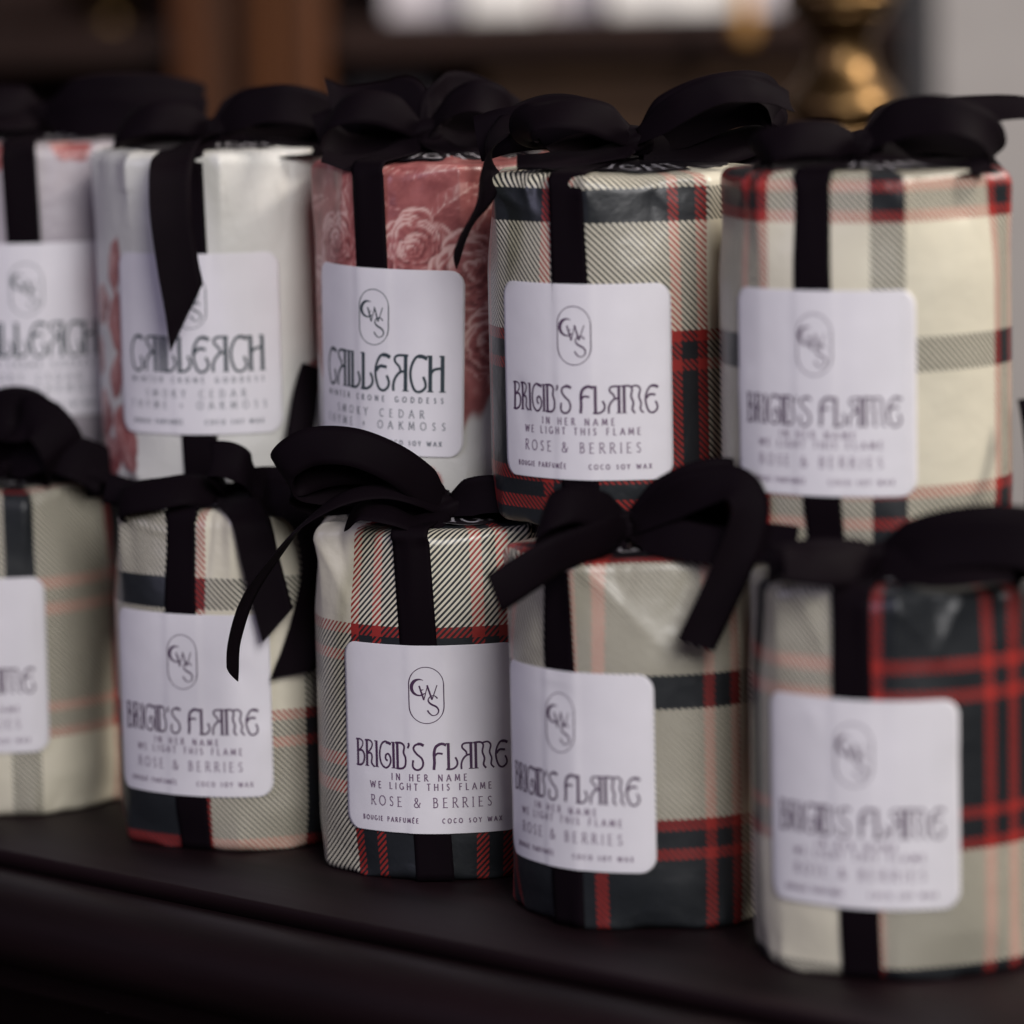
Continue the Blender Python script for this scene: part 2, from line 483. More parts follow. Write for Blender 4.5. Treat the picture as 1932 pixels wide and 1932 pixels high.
class Candle:
    def __init__(s, name, X, Y, z0, H, c, label, kind, lab_z=17, tilt=0, seed=1, group=None, lean=0.0, cor=None, cre=()):
        s.X, s.Y, s.z0, s.H, s.c, s.kind = X, Y, z0, H, math.radians(c), kind
        s.rng = random.Random(seed)
        s.lab_z, s.tilt, s.lean = lab_z, math.radians(tilt), math.radians(lean)
        rz = math.atan2(-X, Y)
        s.o = empty(name, (X*MM, Y*MM, z0*MM), rz)
        tag(s.o, label, 'candle', group)
        s.inv = (Matrix.Translation((X*MM, Y*MM, z0*MM)) @ Matrix.Rotation(rz, 4, 'Z')).inverted()
        r = s.rng
        s.low = [(2, r.uniform(0, 6.28), r.uniform(.3, .8)), (3, r.uniform(0, 6.28), r.uniform(.25, .6)), (5, r.uniform(0, 6.28), r.uniform(.15, .4))]
        s.ncor = r.choice((6, 7, 8)); s.cph = r.uniform(0, 6.28)
        if cor: s.ncor = cor[0]; s.cph = -math.radians(cor[1])
        s.cre = []
        for i in range(20):       # creases hanging from the top edge
            s.cre.append((r.uniform(-math.pi, math.pi), H+4, r.uniform(8, 46), r.uniform(-.35, .35), r.uniform(1.0, 3.0), r.choice((-1, 1))*r.uniform(.45, 1.4)))
        for i in range(9):        # creases rising from the base
            s.cre.append((r.uniform(-math.pi, math.pi), -3, -r.uniform(5, 20), r.uniform(-.4, .4), r.uniform(1.0, 2.6), r.choice((-1, 1))*r.uniform(.35, .9)))
        for i in range(5):        # stray dents
            s.cre.append((r.uniform(-math.pi, math.pi), r.uniform(30, H-10), r.uniform(10, 30), r.uniform(-.6, .6), r.uniform(2.5, 5), r.choice((-1, 1))*r.uniform(.25, .6)))
        for t0, z1, t1, z2, wd, am in cre:
            ln = z1-z2
            s.cre.append((math.radians(t0), z1, ln, math.radians(t1-t0)/.6, wd, am))
        s.pl = [(r.randint(9, 26), r.uniform(0, 6.28), r.uniform(.15, .5)) for _ in range(5)]
        s.rcs = [(r.randint(2, 9), r.uniform(0, 6.28), r.uniform(.25, .8)) for _ in range(5)]

    def disp(s, th, z):
        th = np.asarray(th, float); z = np.asarray(z, float)
        d = np.zeros(np.broadcast(th, z).shape)
        for n, ph, a in s.low:
            d = d + a*np.cos(n*th+ph)
        n = s.ncor
        k = math.pi/n
        w = .80*sstep(s.H-34, s.H-2, z) + .45*sstep(16, 1, z) + .10
        pol = math.cos(k)/np.cos(np.mod(th+s.cph, 2*k)-k)
        d = d + w*R0*(pol*1.03-1)
        for t0, z1, ln, sl, wd, am in s.cre:
            dz = (z1-z)/ln
            fall = np.clip(1-dz, 0, 1)*np.clip(dz*8+1, 0, 1)
            dd = np.mod(th-t0-sl*dz*.6+math.pi, 2*math.pi)-math.pi
            x = dd*R0/(wd*(1+.8*np.clip(dz, 0, 1)))
            d = d + am*fall*np.exp(-np.abs(x)**1.4)
        return d

    def rad(s, th, z):
        return R0 + s.disp(th, z)

    def rc(s, th):
        v = 4.2
        for n, ph, a in s.rcs:
            v = v + a*np.cos(n*th+ph)
        return np.clip(v, 1.5, 8)

    def pt(s, th, r, z):
        return np.stack([r*np.sin(th)*MM, -r*np.cos(th)*MM, z*MM + 0*th], -1)

    # wrapped paper ---------------------------------------------------------
    def wrap(s, mat, nth=288, nz=96, paint=None):
        th = np.linspace(-math.pi, math.pi, nth+1)[None, :]
        H = s.H
        rc = s.rc(th)
        rows_r, rows_z, rows_v = [], [], []
        rb = 2.7 + .9*np.cos(5*th+s.cph) + .7*np.cos(8*th+1+s.cph) + .5*np.cos(13*th) + .35*np.cos(23*th+2)
        # underside and lower edge
        rr0 = s.rad(th, 0*th)
        rows_r.append(rr0*0+1e-3); rows_z.append(0*th+.4); rows_v.append(0*th-R0)
        rows_r.append(rr0-rb-2); rows_z.append(0*th+.3); rows_v.append(-rb-2)
        for a in np.linspace(0, 90, 6):
            a = math.radians(a)
            rows_r.append(rr0-rb+rb*math.sin(a)); rows_z.append(rb-rb*math.cos(a)); rows_v.append(rb*(a-1.5708)+rb)
        for i in range(1, nz+1):
            z = rb + (H-rc-rb)*i/nz
            rows_r.append(s.rad(th, z)); rows_z.append(z); rows_v.append(z+0*th)
        rt = s.rad(th, H-rc)
        hw = .9*np.cos(3*th+s.cph*2) + .5*np.cos(7*th+1)          # uneven top edge
        for i in range(1, 9):
            a = math.radians(90*i/8)
            rows_r.append(rt-rc+rc*math.cos(a)); rows_z.append(H-rc+(rc+hw*.35)*math.sin(a)); rows_v.append(H-rc+rc*a)
        vt = H-rc+rc*1.5708
        ple = sum(a*np.cos(n*th+ph) for n, ph, a in s.pl)
        for k, t in enumerate(np.linspace(.12, 1, 9)):
            r = (rt-rc)*(1-t)
            rows_r.append(np.maximum(r, 1e-3)); rows_z.append(H+hw*.35*(1-t)+2.0*(1-(1-t)**2)+.55*ple*math.sin(math.pi*min(1, t*1.1))*(1-t)); rows_v.append(vt+(rt-rc)*t)
        rr = np.array([np.broadcast_to(x, th.shape)[0] for x in rows_r])
        zz = np.array([np.broadcast_to(x, th.shape)[0] for x in rows_z])
        vv = np.array([np.broadcast_to(x, th.shape)[0] for x in rows_v])
        TH = np.broadcast_to(th, rr.shape)
        P = np.stack([rr*np.sin(TH)*MM, -rr*np.cos(TH)*MM, zz*MM], -1)
        uu = TH*R0
        leanu = uu + math.tan(s.lean)*0
        uv = np.stack([leanu, vv], -1)
        colr = paint(uu, vv) if paint else None
        return grid_mesh('paper_wrap', P, mat, s.o, uv=uv, colr=colr)

    # label -----------------------------------------------------------------
    def lab_pt(s, x, y, off):
        """x, y: millimetres from the label centre"""
        ct, st = math.cos(s.tilt), math.sin(s.tilt)
        X = x*ct-y*st
        Yy = x*st+y*ct
        z = s.lab_z+LH/2+Yy
        th = s.c + X/(R0+.5)
        bump = .32*sstep(8.2, 5.6, np.abs(X))
        d = (s.disp(th, z)*2+s.disp(th-.035, z)+s.disp(th+.035, z)+s.disp(th, z-2)+s.disp(th, z+2))/6
        return s.pt(th, R0+np.maximum(d, s.disp(th, z)-.25)+bump+off+.4, z)

    def label(s, ink, ink2, words):
        ny, nx = 40, 56
        ys = np.linspace(-LH/2, LH/2, ny)
        # denser rows near corners
        ys = np.sort(np.concatenate([ys, -LH/2+np.array([.15, .5, 1, 2, 3, 4.2]), LH/2-np.array([.15, .5, 1, 2, 3, 4.2])]))
        e = np.clip(np.abs(ys)-(LH/2-LRC), 0, LRC)
        hw = LW/2-(LRC-np.sqrt(np.maximum(LRC**2-e**2, 0)))
        xs = np.linspace(-1, 1, nx)[None, :]*hw[:, None]
        P = s.lab_pt(xs, np.broadcast_to(ys[:, None], xs.shape), .22)
        lab = grid_mesh('label', P, M['label'], s.o)
        sol = lab.modifiers.new('thickness', 'SOLIDIFY'); sol.thickness = .00018; sol.offset = -1
        f = Flat(); g = Flat(); em = Flat()
        emblem_strokes(em, 0, LH*.238)
        b = -LH/2
        if words == 'flame':
            f.title("BRIGID'S FLAME", 52.5, 8.6, b+20.9)
            g.small('IN HER NAME', 25, 2.1, b+17.2, weight=.175)
            g.small('WE LIGHT THIS FLAME', 41, 2.1, b+14.2, weight=.175)
            g.small('ROSE & BERRIES', 41, 3.1, b+8.6, weight=.11)
        else:
            f.title('CAILLEACH', 49.5, 12.0, b+21.2)
            g.small('WINTER CRONE GODDESS', 48.5, 1.75, b+17.6, weight=.2)
            g.small('SMOKY CEDAR', 36, 2.5, b+12.6, weight=.12)
            g.small('THYME + OAKMOSS', 50, 2.5, b+8.7, weight=.12)
        g.small('BOUGIE PARFUM\u00c9E', 20.5, 1.5, b+3.5, cx=-13.6, weight=.22)
        g.small('COCO SOY WAX', 19.5, 1.5, b+3.5, cx=14.0, weight=.22)
        for nm, fl, mt in (('title_lettering', f, ink), ('small_lettering', g, ink2), ('emblem', em, ink)):
            mb = MB()
            for a, bq, k in fl.quads:
                off = .30+.004*k
                A = s.lab_pt(a[:, 0], a[:, 1], off); Bq = s.lab_pt(bq[:, 0], bq[:, 1], off)
                n = len(A)
                mb.add(list(A)+list(Bq), [(i, i+1, n+i+1, n+i) for i in range(n-1)])
            mb.build(nm, mt, lab)
        return lab

    # ribbon band around the candle ------------------------------------------
    def band(s, dc=0.0, slope=0.0, w=12.2):
        """band from under the base up over the top and down the back"""
        rows = []
        H = s.H
        c = s.c+math.radians(dc)
        xs = np.linspace(-w/2, w/2, 9)

        def side(base_c, sgn):
            out = []
            for z in np.linspace(0.6, H-3.5, 46):
                cc = base_c + sgn*math.radians(slope)*(z-60)/60
                th = cc + xs/R0
                r = s.rad(th, np.full_like(th, z))
                r = np.maximum(r, r.mean())+.25
                out.append(s.pt(th, r, np.full_like(th, z)))
            return out
        front = side(c, 1)
        back = side(c+math.pi, -1)
        rt = R0-2.0
        dirx = np.array([math.sin(c), -math.cos(c)]); nx = np.array([math.cos(c), math.sin(c)])
        cc = c+math.radians(slope)*(H-60)/60
        dirx = np.array([math.sin(cc), -math.cos(cc)]); nx = np.array([math.cos(cc), math.sin(cc)])
        top = []
        for k in range(1, 6):
            a = math.radians(90*k/6)
            r = float(s.rad(cc, H-3))-3.6+3.6*math.cos(a)+.3
            z = H-3.2+4.6*math.sin(a)
            top.append(np.stack([[(dirx[0]*r+nx[0]*x)*MM, (dirx[1]*r+nx[1]*x)*MM, z*MM] for x in xs]))
        for r in np.linspace(38, -38, 24):
            z = H+3.5-2.0*(r/38)**2
            top.append(np.stack([[(dirx[0]*r+nx[0]*x)*MM, (dirx[1]*r+nx[1]*x)*MM, z*MM] for x in xs]))
        rows = front+top+[b[::-1] for b in back[::-1]]
        o = grid_mesh('ribbon_band', np.array(rows), M['ribbon'], s.o)
        sol = o.modifiers.new('thickness', 'SOLIDIFY'); sol.thickness = .0003; sol.offset = -1
        return o

    # round sticker on top -----------------------------------------------------
    def sticker(s, rad=33.5, turn=0):
        nr, nt_ = 8, 96
        th = np.linspace(-math.pi, math.pi, nt_+1)[None, :]
        rr = np.linspace(.02, 1, nr)[:, None]*rad
        wob = .55*np.cos(3*th+s.cph)+.35*np.cos(7*th+1.3)+.3*np.cos(11*th+s.cph)
        zz = s.H+3.0-2.1*(rr/rad)**2+wob*(rr/rad)**2*.6
        P = np.stack([rr*np.sin(th)*MM, -rr*np.cos(th)*MM, zz*MM], -1)[::-1]
        o = grid_mesh('lid_sticker', P, M['sticker'], s.o)
        sol = o.modifiers.new('thickness', 'SOLIDIFY'); sol.thickness = .00015; sol.offset = -1
        f = Flat()
        f.small('LIGHT', 30, 8.5, -4.0, cx=0, weight=.11)
        mb = MB()
        for a, b, k in f.quads:
            def mp(q):
                r = rad-6.5+0*q[:, 0]+(-q[:, 1])
                t = s.c+math.radians(30+turn)+q[:, 0]/(rad-6)
                w = .55*np.cos(3*t+s.cph)+.35*np.cos(7*t+1.3)+.3*np.cos(11*t+s.cph)
                z = s.H+3.0-2.1*(r/rad)**2+w*(r/rad)**2*.6+.12+.004*k
                return np.stack([r*np.sin(t)*MM, -r*np.cos(t)*MM, z*MM], -1)
            A, B = mp(a), mp(b)
            n = len(A)
            mb.add(list(A)+list(B), [(i, i+1, n+i+1, n+i) for i in range(n-1)])
        mb.build('sticker_lettering', M['white_ink'], o)
        return o

    # bow ------------------------------------------------------------------------
    def ribbon_piece(s, name, parent, pts, wv, w=12.2, cut=0.0, cup=.8, n=9):
        """pts: photo x, y and depth (mm); wv: width direction (right, up, away) at each point"""
        P = np.array([at(x, y, d*MM) for x, y, d in pts])
        Wd = np.array(wv if isinstance(wv[0], (tuple, list)) else [wv]*len(pts), float)
        C = catmull(P, n)
        D = catmull(Wd, n)
        D = np.stack([D[:, 0], D[:, 2], D[:, 1]], 1)
        T = np.gradient(C, axis=0)
        T /= np.maximum(np.linalg.norm(T, axis=1, keepdims=True), 1e-9)
        D = D-(D*T).sum(1, keepdims=True)*T*.9
        D /= np.maximum(np.linalg.norm(D, axis=1, keepdims=True), 1e-9)
        N = np.cross(T, D)
        N /= np.maximum(np.linalg.norm(N, axis=1, keepdims=True), 1e-9)
        m = 7
        xs = np.linspace(-1, 1, m)
        wob = s.rng.uniform(0, 6)
        tt = np.linspace(0, 1, len(C))
        wr = np.array([np.interp(t, [0, .12, 1], [.55, 1, 1]) for t in tt])
        rip = .35*np.sin(tt*11+wob)
        rows_t, rows_b = [], []
        for i in range(len(C)):
            off = xs*w/2*wr[i]*MM
            q = C[i]+D[i]*off[:, None]+N[i]*((cup*(xs**2-.4)+rip[i]*xs)*MM)[:, None]
            if cut:
                back = np.linalg.norm(C[-1]-C[i])/(abs(cut)*w*1.3*MM)
                if back < 1:
                    q = q+T[i]*(cut*xs*w/2*MM*(1-back))[:, None]
            rows_t.append(q+N[i]*.00014); rows_b.append(q-N[i]*.00014)
        G = np.concatenate([np.array(rows_t), np.array(rows_b)[:, ::-1], np.array(rows_t)[:, :1]], 1)
        V = np.concatenate([G.reshape(-1, 3), np.ones((G.shape[0]*G.shape[1], 1))], 1) @ np.array(s.inv).T
        o = grid_mesh(name, V[:, :3].reshape(G.shape), M['ribbon'], parent)
        # close the two ends
        me = o.data
        return o

    def bow(s, knot, pieces):
        kx, ky, kd = knot
        c = at(kx, ky, kd*MM)
        mb = MB()
        nu, nv = 28, 18
        vs = []
        ph = s.rng.uniform(0, 6)
        for j in range(nv+1):
            v = math.pi*j/nv
            for i in range(nu):
                u = 2*math.pi*i/nu
                x = math.cos(v); rr = math.sin(v)**.6
                g = 1+.10*math.sin(u*3+ph+x*3)+.07*math.sin(7*u+4*x)
                p = c+np.array([x*6.2, math.cos(u)*rr*4.6*g, math.sin(u)*rr*4.6*g])*MM
                vs.append(p)
        fs = []
        for j in range(nv):
            for i in range(nu):
                i2 = (i+1) % nu
                fs.append((j*nu+i, j*nu+i2, (j+1)*nu+i2, (j+1)*nu+i))
        V = np.concatenate([np.array(vs), np.ones((len(vs), 1))], 1) @ np.array(s.inv).T
        mb.add(V[:, :3], fs)
        b = mb.build('bow', M['ribbon'], s.o)
        for p in pieces:
            nm, pts, wv = p[:3]
            kw = p[3] if len(p) > 3 else {}
            s.ribbon_piece(nm, b, pts, wv, **kw)
        return b


# ------------------------------------------------------------------ printed roses on the white paper
PINK_D = np.array((.17, .040, .040)); PINK_M = np.array((.36, .115, .108)); PINK_L = np.array((.62, .40, .36)); WHITE = np.array((.60, .59, .555))


def vnoise(u, v, sc, seed):
    """smooth value noise"""
    rg = np.random.RandomState(seed)
    tab_ = rg.rand(64, 64)
    x, y = u/sc+100, v/sc+100
    xi, yi = np.floor(x).astype(int), np.floor(y).astype(int)
    fx, fy = x-xi, y-yi
    fx, fy = fx*fx*(3-2*fx), fy*fy*(3-2*fy)
    g = lambda a, b: tab_[(xi+a) % 64, (yi+b) % 64]
    return (g(0, 0)*(1-fx)+g(1, 0)*fx)*(1-fy)+(g(0, 1)*(1-fx)+g(1, 1)*fx)*fy


def lerp(a, b, t):
    return a*(1-t[..., None])+b*t[..., None]


def floral(roses, leaves, seed, veil=None, nleaf=0, white=WHITE):
    rg = np.random.RandomState(seed)

    def tone(t):
        """0 maroon .. .5 dusty pink .. 1 pale"""
        t = np.clip(t, 0, 1)
        return np.where((t < .5)[..., None], lerp(PINK_D, PINK_M, np.clip(t*2, 0, 1)), lerp(PINK_M, PINK_L, np.clip(t*2-1, 0, 1)))

    def paint(u0, v0):
        u = u0+1.3*(vnoise(u0, v0, 5, seed)-.5)+.7*(vnoise(u0, v0, 2.2, seed+1)-.5)
        v = v0+1.3*(vnoise(u0, v0, 5, seed+2)-.5)+.7*(vnoise(u0, v0, 2.2, seed+3)-.5)
        grain = vnoise(u0, v0, 1.1, seed+4)-.5
        soft = vnoise(u0, v0, 4.5, seed+5)-.5
        colr = np.broadcast_to(white, u.shape+(3,)).copy()
        ln = np.abs(np.sin(.35*u+1.7*np.sin(.11*v+seed)+.22*v))
        colr *= (1-.10*sstep(.16, .0, ln)*sstep(70, 100, v))[..., None]
        lv = list(leaves)
        if veil is not None:
            m = veil(u0, v0)
            colr = lerp(colr, tone(.36+.5*soft+.15*grain), m)
            for _ in range(nleaf):
                lv.insert(0, (rg.uniform(-138, 138), rg.uniform(36, 122), rg.uniform(7, 12), rg.uniform(2.2, 4), rg.uniform(0, 360)))
        U, V, G, SF = u, v, grain, soft
        for (cu, cv, ln_, wd, an) in lv:
            sel = (np.abs(U-cu) < ln_+3) & (np.abs(V-cv) < ln_+3)
            if not sel.any(): continue
            u, v, grain, soft, cs = U[sel], V[sel], G[sel], SF[sel], colr[sel]
            a = math.radians(an)
            x = (u-cu)*math.cos(a)+(v-cv)*math.sin(a)
            y = -(u-cu)*math.sin(a)+(v-cv)*math.cos(a)+.03*(x**2)/ln_*3
            e = (1-np.clip(np.abs(x)/ln_, 0, 1)**2)*wd
            m = sstep(-.2, .5, e-np.abs(y))*(np.abs(x) < ln_)
            vein = .8*sstep(.7, .1, np.abs(y))+.55*sstep(.55, .1, np.abs(np.mod(x-np.abs(y)*.9, 3.4)-1.7))
            half = np.where(y > 0, .16, -.06)
            t = .42+half+.38*vein+.3*soft+.18*grain-.25*sstep(.0, -ln_, x)
            colr[sel] = lerp(cs, tone(t), m*.95)
        u, v, grain, soft = U, V, G, SF
        for (cu, cv, rr) in roses:
            ph = rg.uniform(0, 6.28, 12)
            x = (u-cu); y = (v-cv)*1.08
            an = np.arctan2(y, x)
            for k in range(7, 0, -1):
                f = (k/7.0)
                npet = (2, 3, 3, 4, 4, 5, 5)[k-1]
                ox, oy = .16*rr*(1-f)*math.cos(ph[k]), .16*rr*(1-f)*math.sin(ph[k])
                rk = np.hypot(x-ox, y-oy)
                ak = np.arctan2(y-oy, x-ox)
                lob = np.abs(np.cos(npet*ak/2+ph[k]))**.6
                bk = rr*f*(.80+.24*lob)
                m = sstep(-.35, .35, bk-rk)
                d = (bk-rk)/rr
                lit = .5+.5*np.cos(ak-2.2+.5*math.sin(ph[k]))          # which side of the petal is printed pale
                t = .28+.24*lit+.74*sstep(.15, .02, d)*(.35+.65*lit*lob)-.30*sstep(.05, .20, d)*(1-lit*.5)
                t = t+.10*np.cos(ak*(8+k)+ph[k-1]+9*d)+.25*soft+.16*grain-.22*(1-lob)
                colr = lerp(colr, tone(t), m)
        return colr
    return paint


# ------------------------------------------------------------------ table
E0 = at_z(0, 1603, 0); E1 = at_z(1448, 1897, 0)
rd = (E1-E0); rd /= np.linalg.norm(rd)           # along the front edge
bk = np.array((-rd[1], rd[0], 0))                # towards the back
tab = empty('console_table', tuple(E0+rd*.12-np.array((0, 0, .80))), math.atan2(rd[1], rd[0]))
tag(tab, 'black-brown wooden table with a moulded front edge, under the candles', 'table')
TZ = .80
x0, x1 = -.75, .85
DEP = .80


def extrude(prof, name, mat, parent):
    mb = MB()
    n = len(prof)
    N = 60
    vs = [(x0+(x1-x0)*k/N, y, TZ+z) for k in range(N+1) for y, z in prof]
    fs = [(k*n+i, (k+1)*n+i, (k+1)*n+(i+1) % n, k*n+(i+1) % n) for k in range(N) for i in range(n)]
    fs += [tuple(range(n)), tuple(N*n+i for i in range(n))[::-1]]
    mb.add(vs, [f[::-1] for f in fs])
    return mb.build(name, mat, parent)


top_prof = [(DEP, 0), (.0012, 0), (.0003, -.0004), (0, -.0012), (0, -.006), (DEP, -.006)]
extrude([(y, z) for y, z in top_prof], 'table_top', M['table'], tab)
mould = [(.004, -.0062), (-.0005, -.0058), (-.006, -.0052), (-.011, -.0050), (-.017, -.0062), (-.022, -.0090), (-.026, -.0135), (-.0275, -.019), (-.0265, -.0245),
         (-.0235, -.029), (-.019, -.0325), (-.0165, -.034), (-.0165, -.040), (-.013, -.043), (-.004, -.050), (.002, -.060), (.004, -.062)]
extrude(mould, 'edge_moulding', M['table'], tab)
mb = MB(); mb.box(x0+.02, x1-.02, .006, DEP-.02, TZ-.16, TZ-.0065)
mb.build('apron', M['table'], tab, smooth=False, bevel=.002)
for lx in (x0+.05, x1-.11):
    for ly in (.02, DEP-.09):
        mb = MB(); mb.box(lx, lx+.06, ly, ly+.06, 0, TZ-.1605)
        mb.build('leg', M['table'], tab, smooth=False, bevel=.004)
mb = MB(); mb.box(-3, 3, -1, 4.5, -.82, -.80)
tag(mb.build('floor', M['floor'], smooth=False), kind='structure')

# ------------------------------------------------------------------ candles
GB, GT = 'wrapped candles in the lower row', 'wrapped candles in the upper row'
Hc = 113.5


def plaid_candle(X, Y, z0, c, label, pm, group, seed, **kw):
    k = Candle('wrapped_candle', X, Y, z0, kw.pop('H', Hc), c, label, 'plaid', seed=seed, group=group, **kw)
    k.wrap(plaid_material('plaid_paper', *pm))
    k.label(M['ink_plum'], M['ink_plum_fine'], 'flame')
    return k


def rose_candle(X, Y, z0, c, label, paint, seed, **kw):
    k = Candle('wrapped_candle', X, Y, z0, kw.pop('H', Hc), c, label, 'floral', seed=seed, group=GT, **kw)
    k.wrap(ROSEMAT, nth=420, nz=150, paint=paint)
    k.label(M['ink_slate'], M['ink_slate_fine'], 'crone')
    return k


ROSEMAT = print_material('rose_print_paper')
BACK, FWD = -1, 1

B1 = plaid_candle(-180.5, 1572, 0, -21, 'plaid candle cut off at the far left of the lower row', (-1, 1, 17, 1, 1), GB, 11, lab_z=23)
B2 = plaid_candle(-90.6, 1505.7, 0, -30, 'plaid wrapped candle with two ribbon tails hanging over its label, plain cream beside its ribbon', (30, -1, 92, -1, 1), GB, 12, lab_z=19, cor=(6, -66), cre=((-72, 111, -30, 104, 2.4, 1.5), (-5, 113, 14, 88, 3, 1.3), (6, 113, 20, 96, 2.2, -1.0)))
B3 = plaid_candle(-20.6, 1454.3, 0, -11, 'sharply focused plaid candle in the middle of the lower row, diagonal stripes beside its ribbon', (80.6, 1, 127, -1, -1), GB, 13, lab_z=16, cor=(7, -68), cre=((-72, 113, -46, 84, 2.6, 1.6), (-58, 113, -50, 92, 2, -1.0)))
B4 = plaid_candle(42.4, 1377.6, 0, -39, 'plaid wrapped candle with a thick square-cut ribbon tail on each side, black glossy lower band', (115, 1, 79, -1, 1), GB, 14, lab_z=18.5, cor=(6, 28), cre=((-26, 110, 16, 78, 3.4, 1.25), (20, 113, 2, 84, 3.0, -1.3), (-10, 1, 6, 12, 4, .4)))
B5 = plaid_candle(113.0, 1308.5, 0, -17, 'nearest and most blurred plaid candle, dark block with red double lines right of its label', (61.2, 1, 6.5, 1, 1), GB, 15, lab_z=21.3, cor=(7, -52), cre=((2, 108, 28, 84, 3.2, 1.6), (24, 108, 10, 88, 2.4, 1.1), (-40, 110, -22, 84, 3, 1.2)))

ZT = 117.0
T4 = plaid_candle(37.4, 1425, ZT, -21, 'upper plaid candle with striped cream paper, dark band under its rim and dark lower half', (116.4, 1, 105.6, -1, 1), GT, 24, lab_z=15.5, H=109.5, cor=(7, -66), cre=((-70, 106, -44, 97, 2.4, 1.6), (-48, 107, -40, 90, 2.2, 1.0), (12, 106, 24, 96, 2.4, 1.0)))
T5 = plaid_candle(108.5, 1358, ZT+1.0, -20.5, 'upper plaid candle with large plain cream squares framed by red bands', (-1.4, 1, -53, 1, 1), GT, 27, lab_z=16.6, H=111.5, cor=(6, -46), cre=((-62, 109, -46, 92, 2.4, 1.5), (5, 110, 18, 98, 2.5, 1.0)))

roses3 = [(28, 70, 18), (-44, 84, 12), (-62, 66, 14), (52, 46, 14), (58, 88, 14), (14, 52, 12), (-10, 84, 13), (9, 76, 14), (-84, 92, 15), (100, 70, 18), (-110, 60, 16), (-9, 6, 6), (-30, 34, 8)]
leaves3 = [(-27, 96, 12, 3.6, 75), (-36, 92, 10, 3.0, 110), (2, 98, 12, 4.2, 35), (14, 94, 13, 4, 50), (-34, 70, 12, 4, 100), (-2, 108, 11, 3.4, 10), (28, 98, 12, 4, 60), (-20, 110, 10, 3.4, 160)]
T3 = rose_candle(-20.5, 1500, ZT, -32.8, 'candle in rose printed paper, dusty pink all over its upper half', floral(roses3, leaves3, 3, veil=lambda u, v: sstep(26, 31, v-.15*np.abs(u-5)+5*np.sin(u*.33)+3*np.sin(u*.71)), nleaf=60), 23, lab_z=15.5, tilt=-1.8, H=110)
T2 = rose_candle(-97.5, 1550, ZT, -15.5, 'white candle with pink petals down its left side, pointed black tail over its label', floral(
    [(-62, 22, 10), (-56, 8, 8), (-66, 42, 8), (-60, 60, 8), (62, 33, 8), (-90, 60, 14), (100, 60, 16), (70, 20, 10)],
    [(-47, 74, 11, 4.6, 82), (-46, 54, 12, 6.5, 97), (-48, 36, 9, 5, 78), (-45, 20, 10, 6, 60), (-43, 13, 12, 8, 115), (31, 36, 8, 3.4, 60), (29, 30, 7, 3.0, 20)], 5), 22, lab_z=18, H=112.5)
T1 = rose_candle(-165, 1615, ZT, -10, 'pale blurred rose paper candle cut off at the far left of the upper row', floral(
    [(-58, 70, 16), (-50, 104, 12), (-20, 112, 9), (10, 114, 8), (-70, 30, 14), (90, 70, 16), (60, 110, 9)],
    [(-40, 92, 10, 3.6, 60), (-44, 50, 10, 3.6, 110)], 7, white=np.array((.36, .325, .35))), 21, lab_z=18, H=113.5)  # darker paper colour stands in for the shade on this candle

for k, dc, sl in ((B1, 0, -2), (B2, 0, -2.5), (B3, -2, -4), (B4, 0, -2), (B5, 0, -2), (T1, 0, -2), (T2, 1, -2), (T3, 0, -2), (T4, -1, -3), (T5, 0, -3)):
    k.band(dc, sl)
    k.sticker()

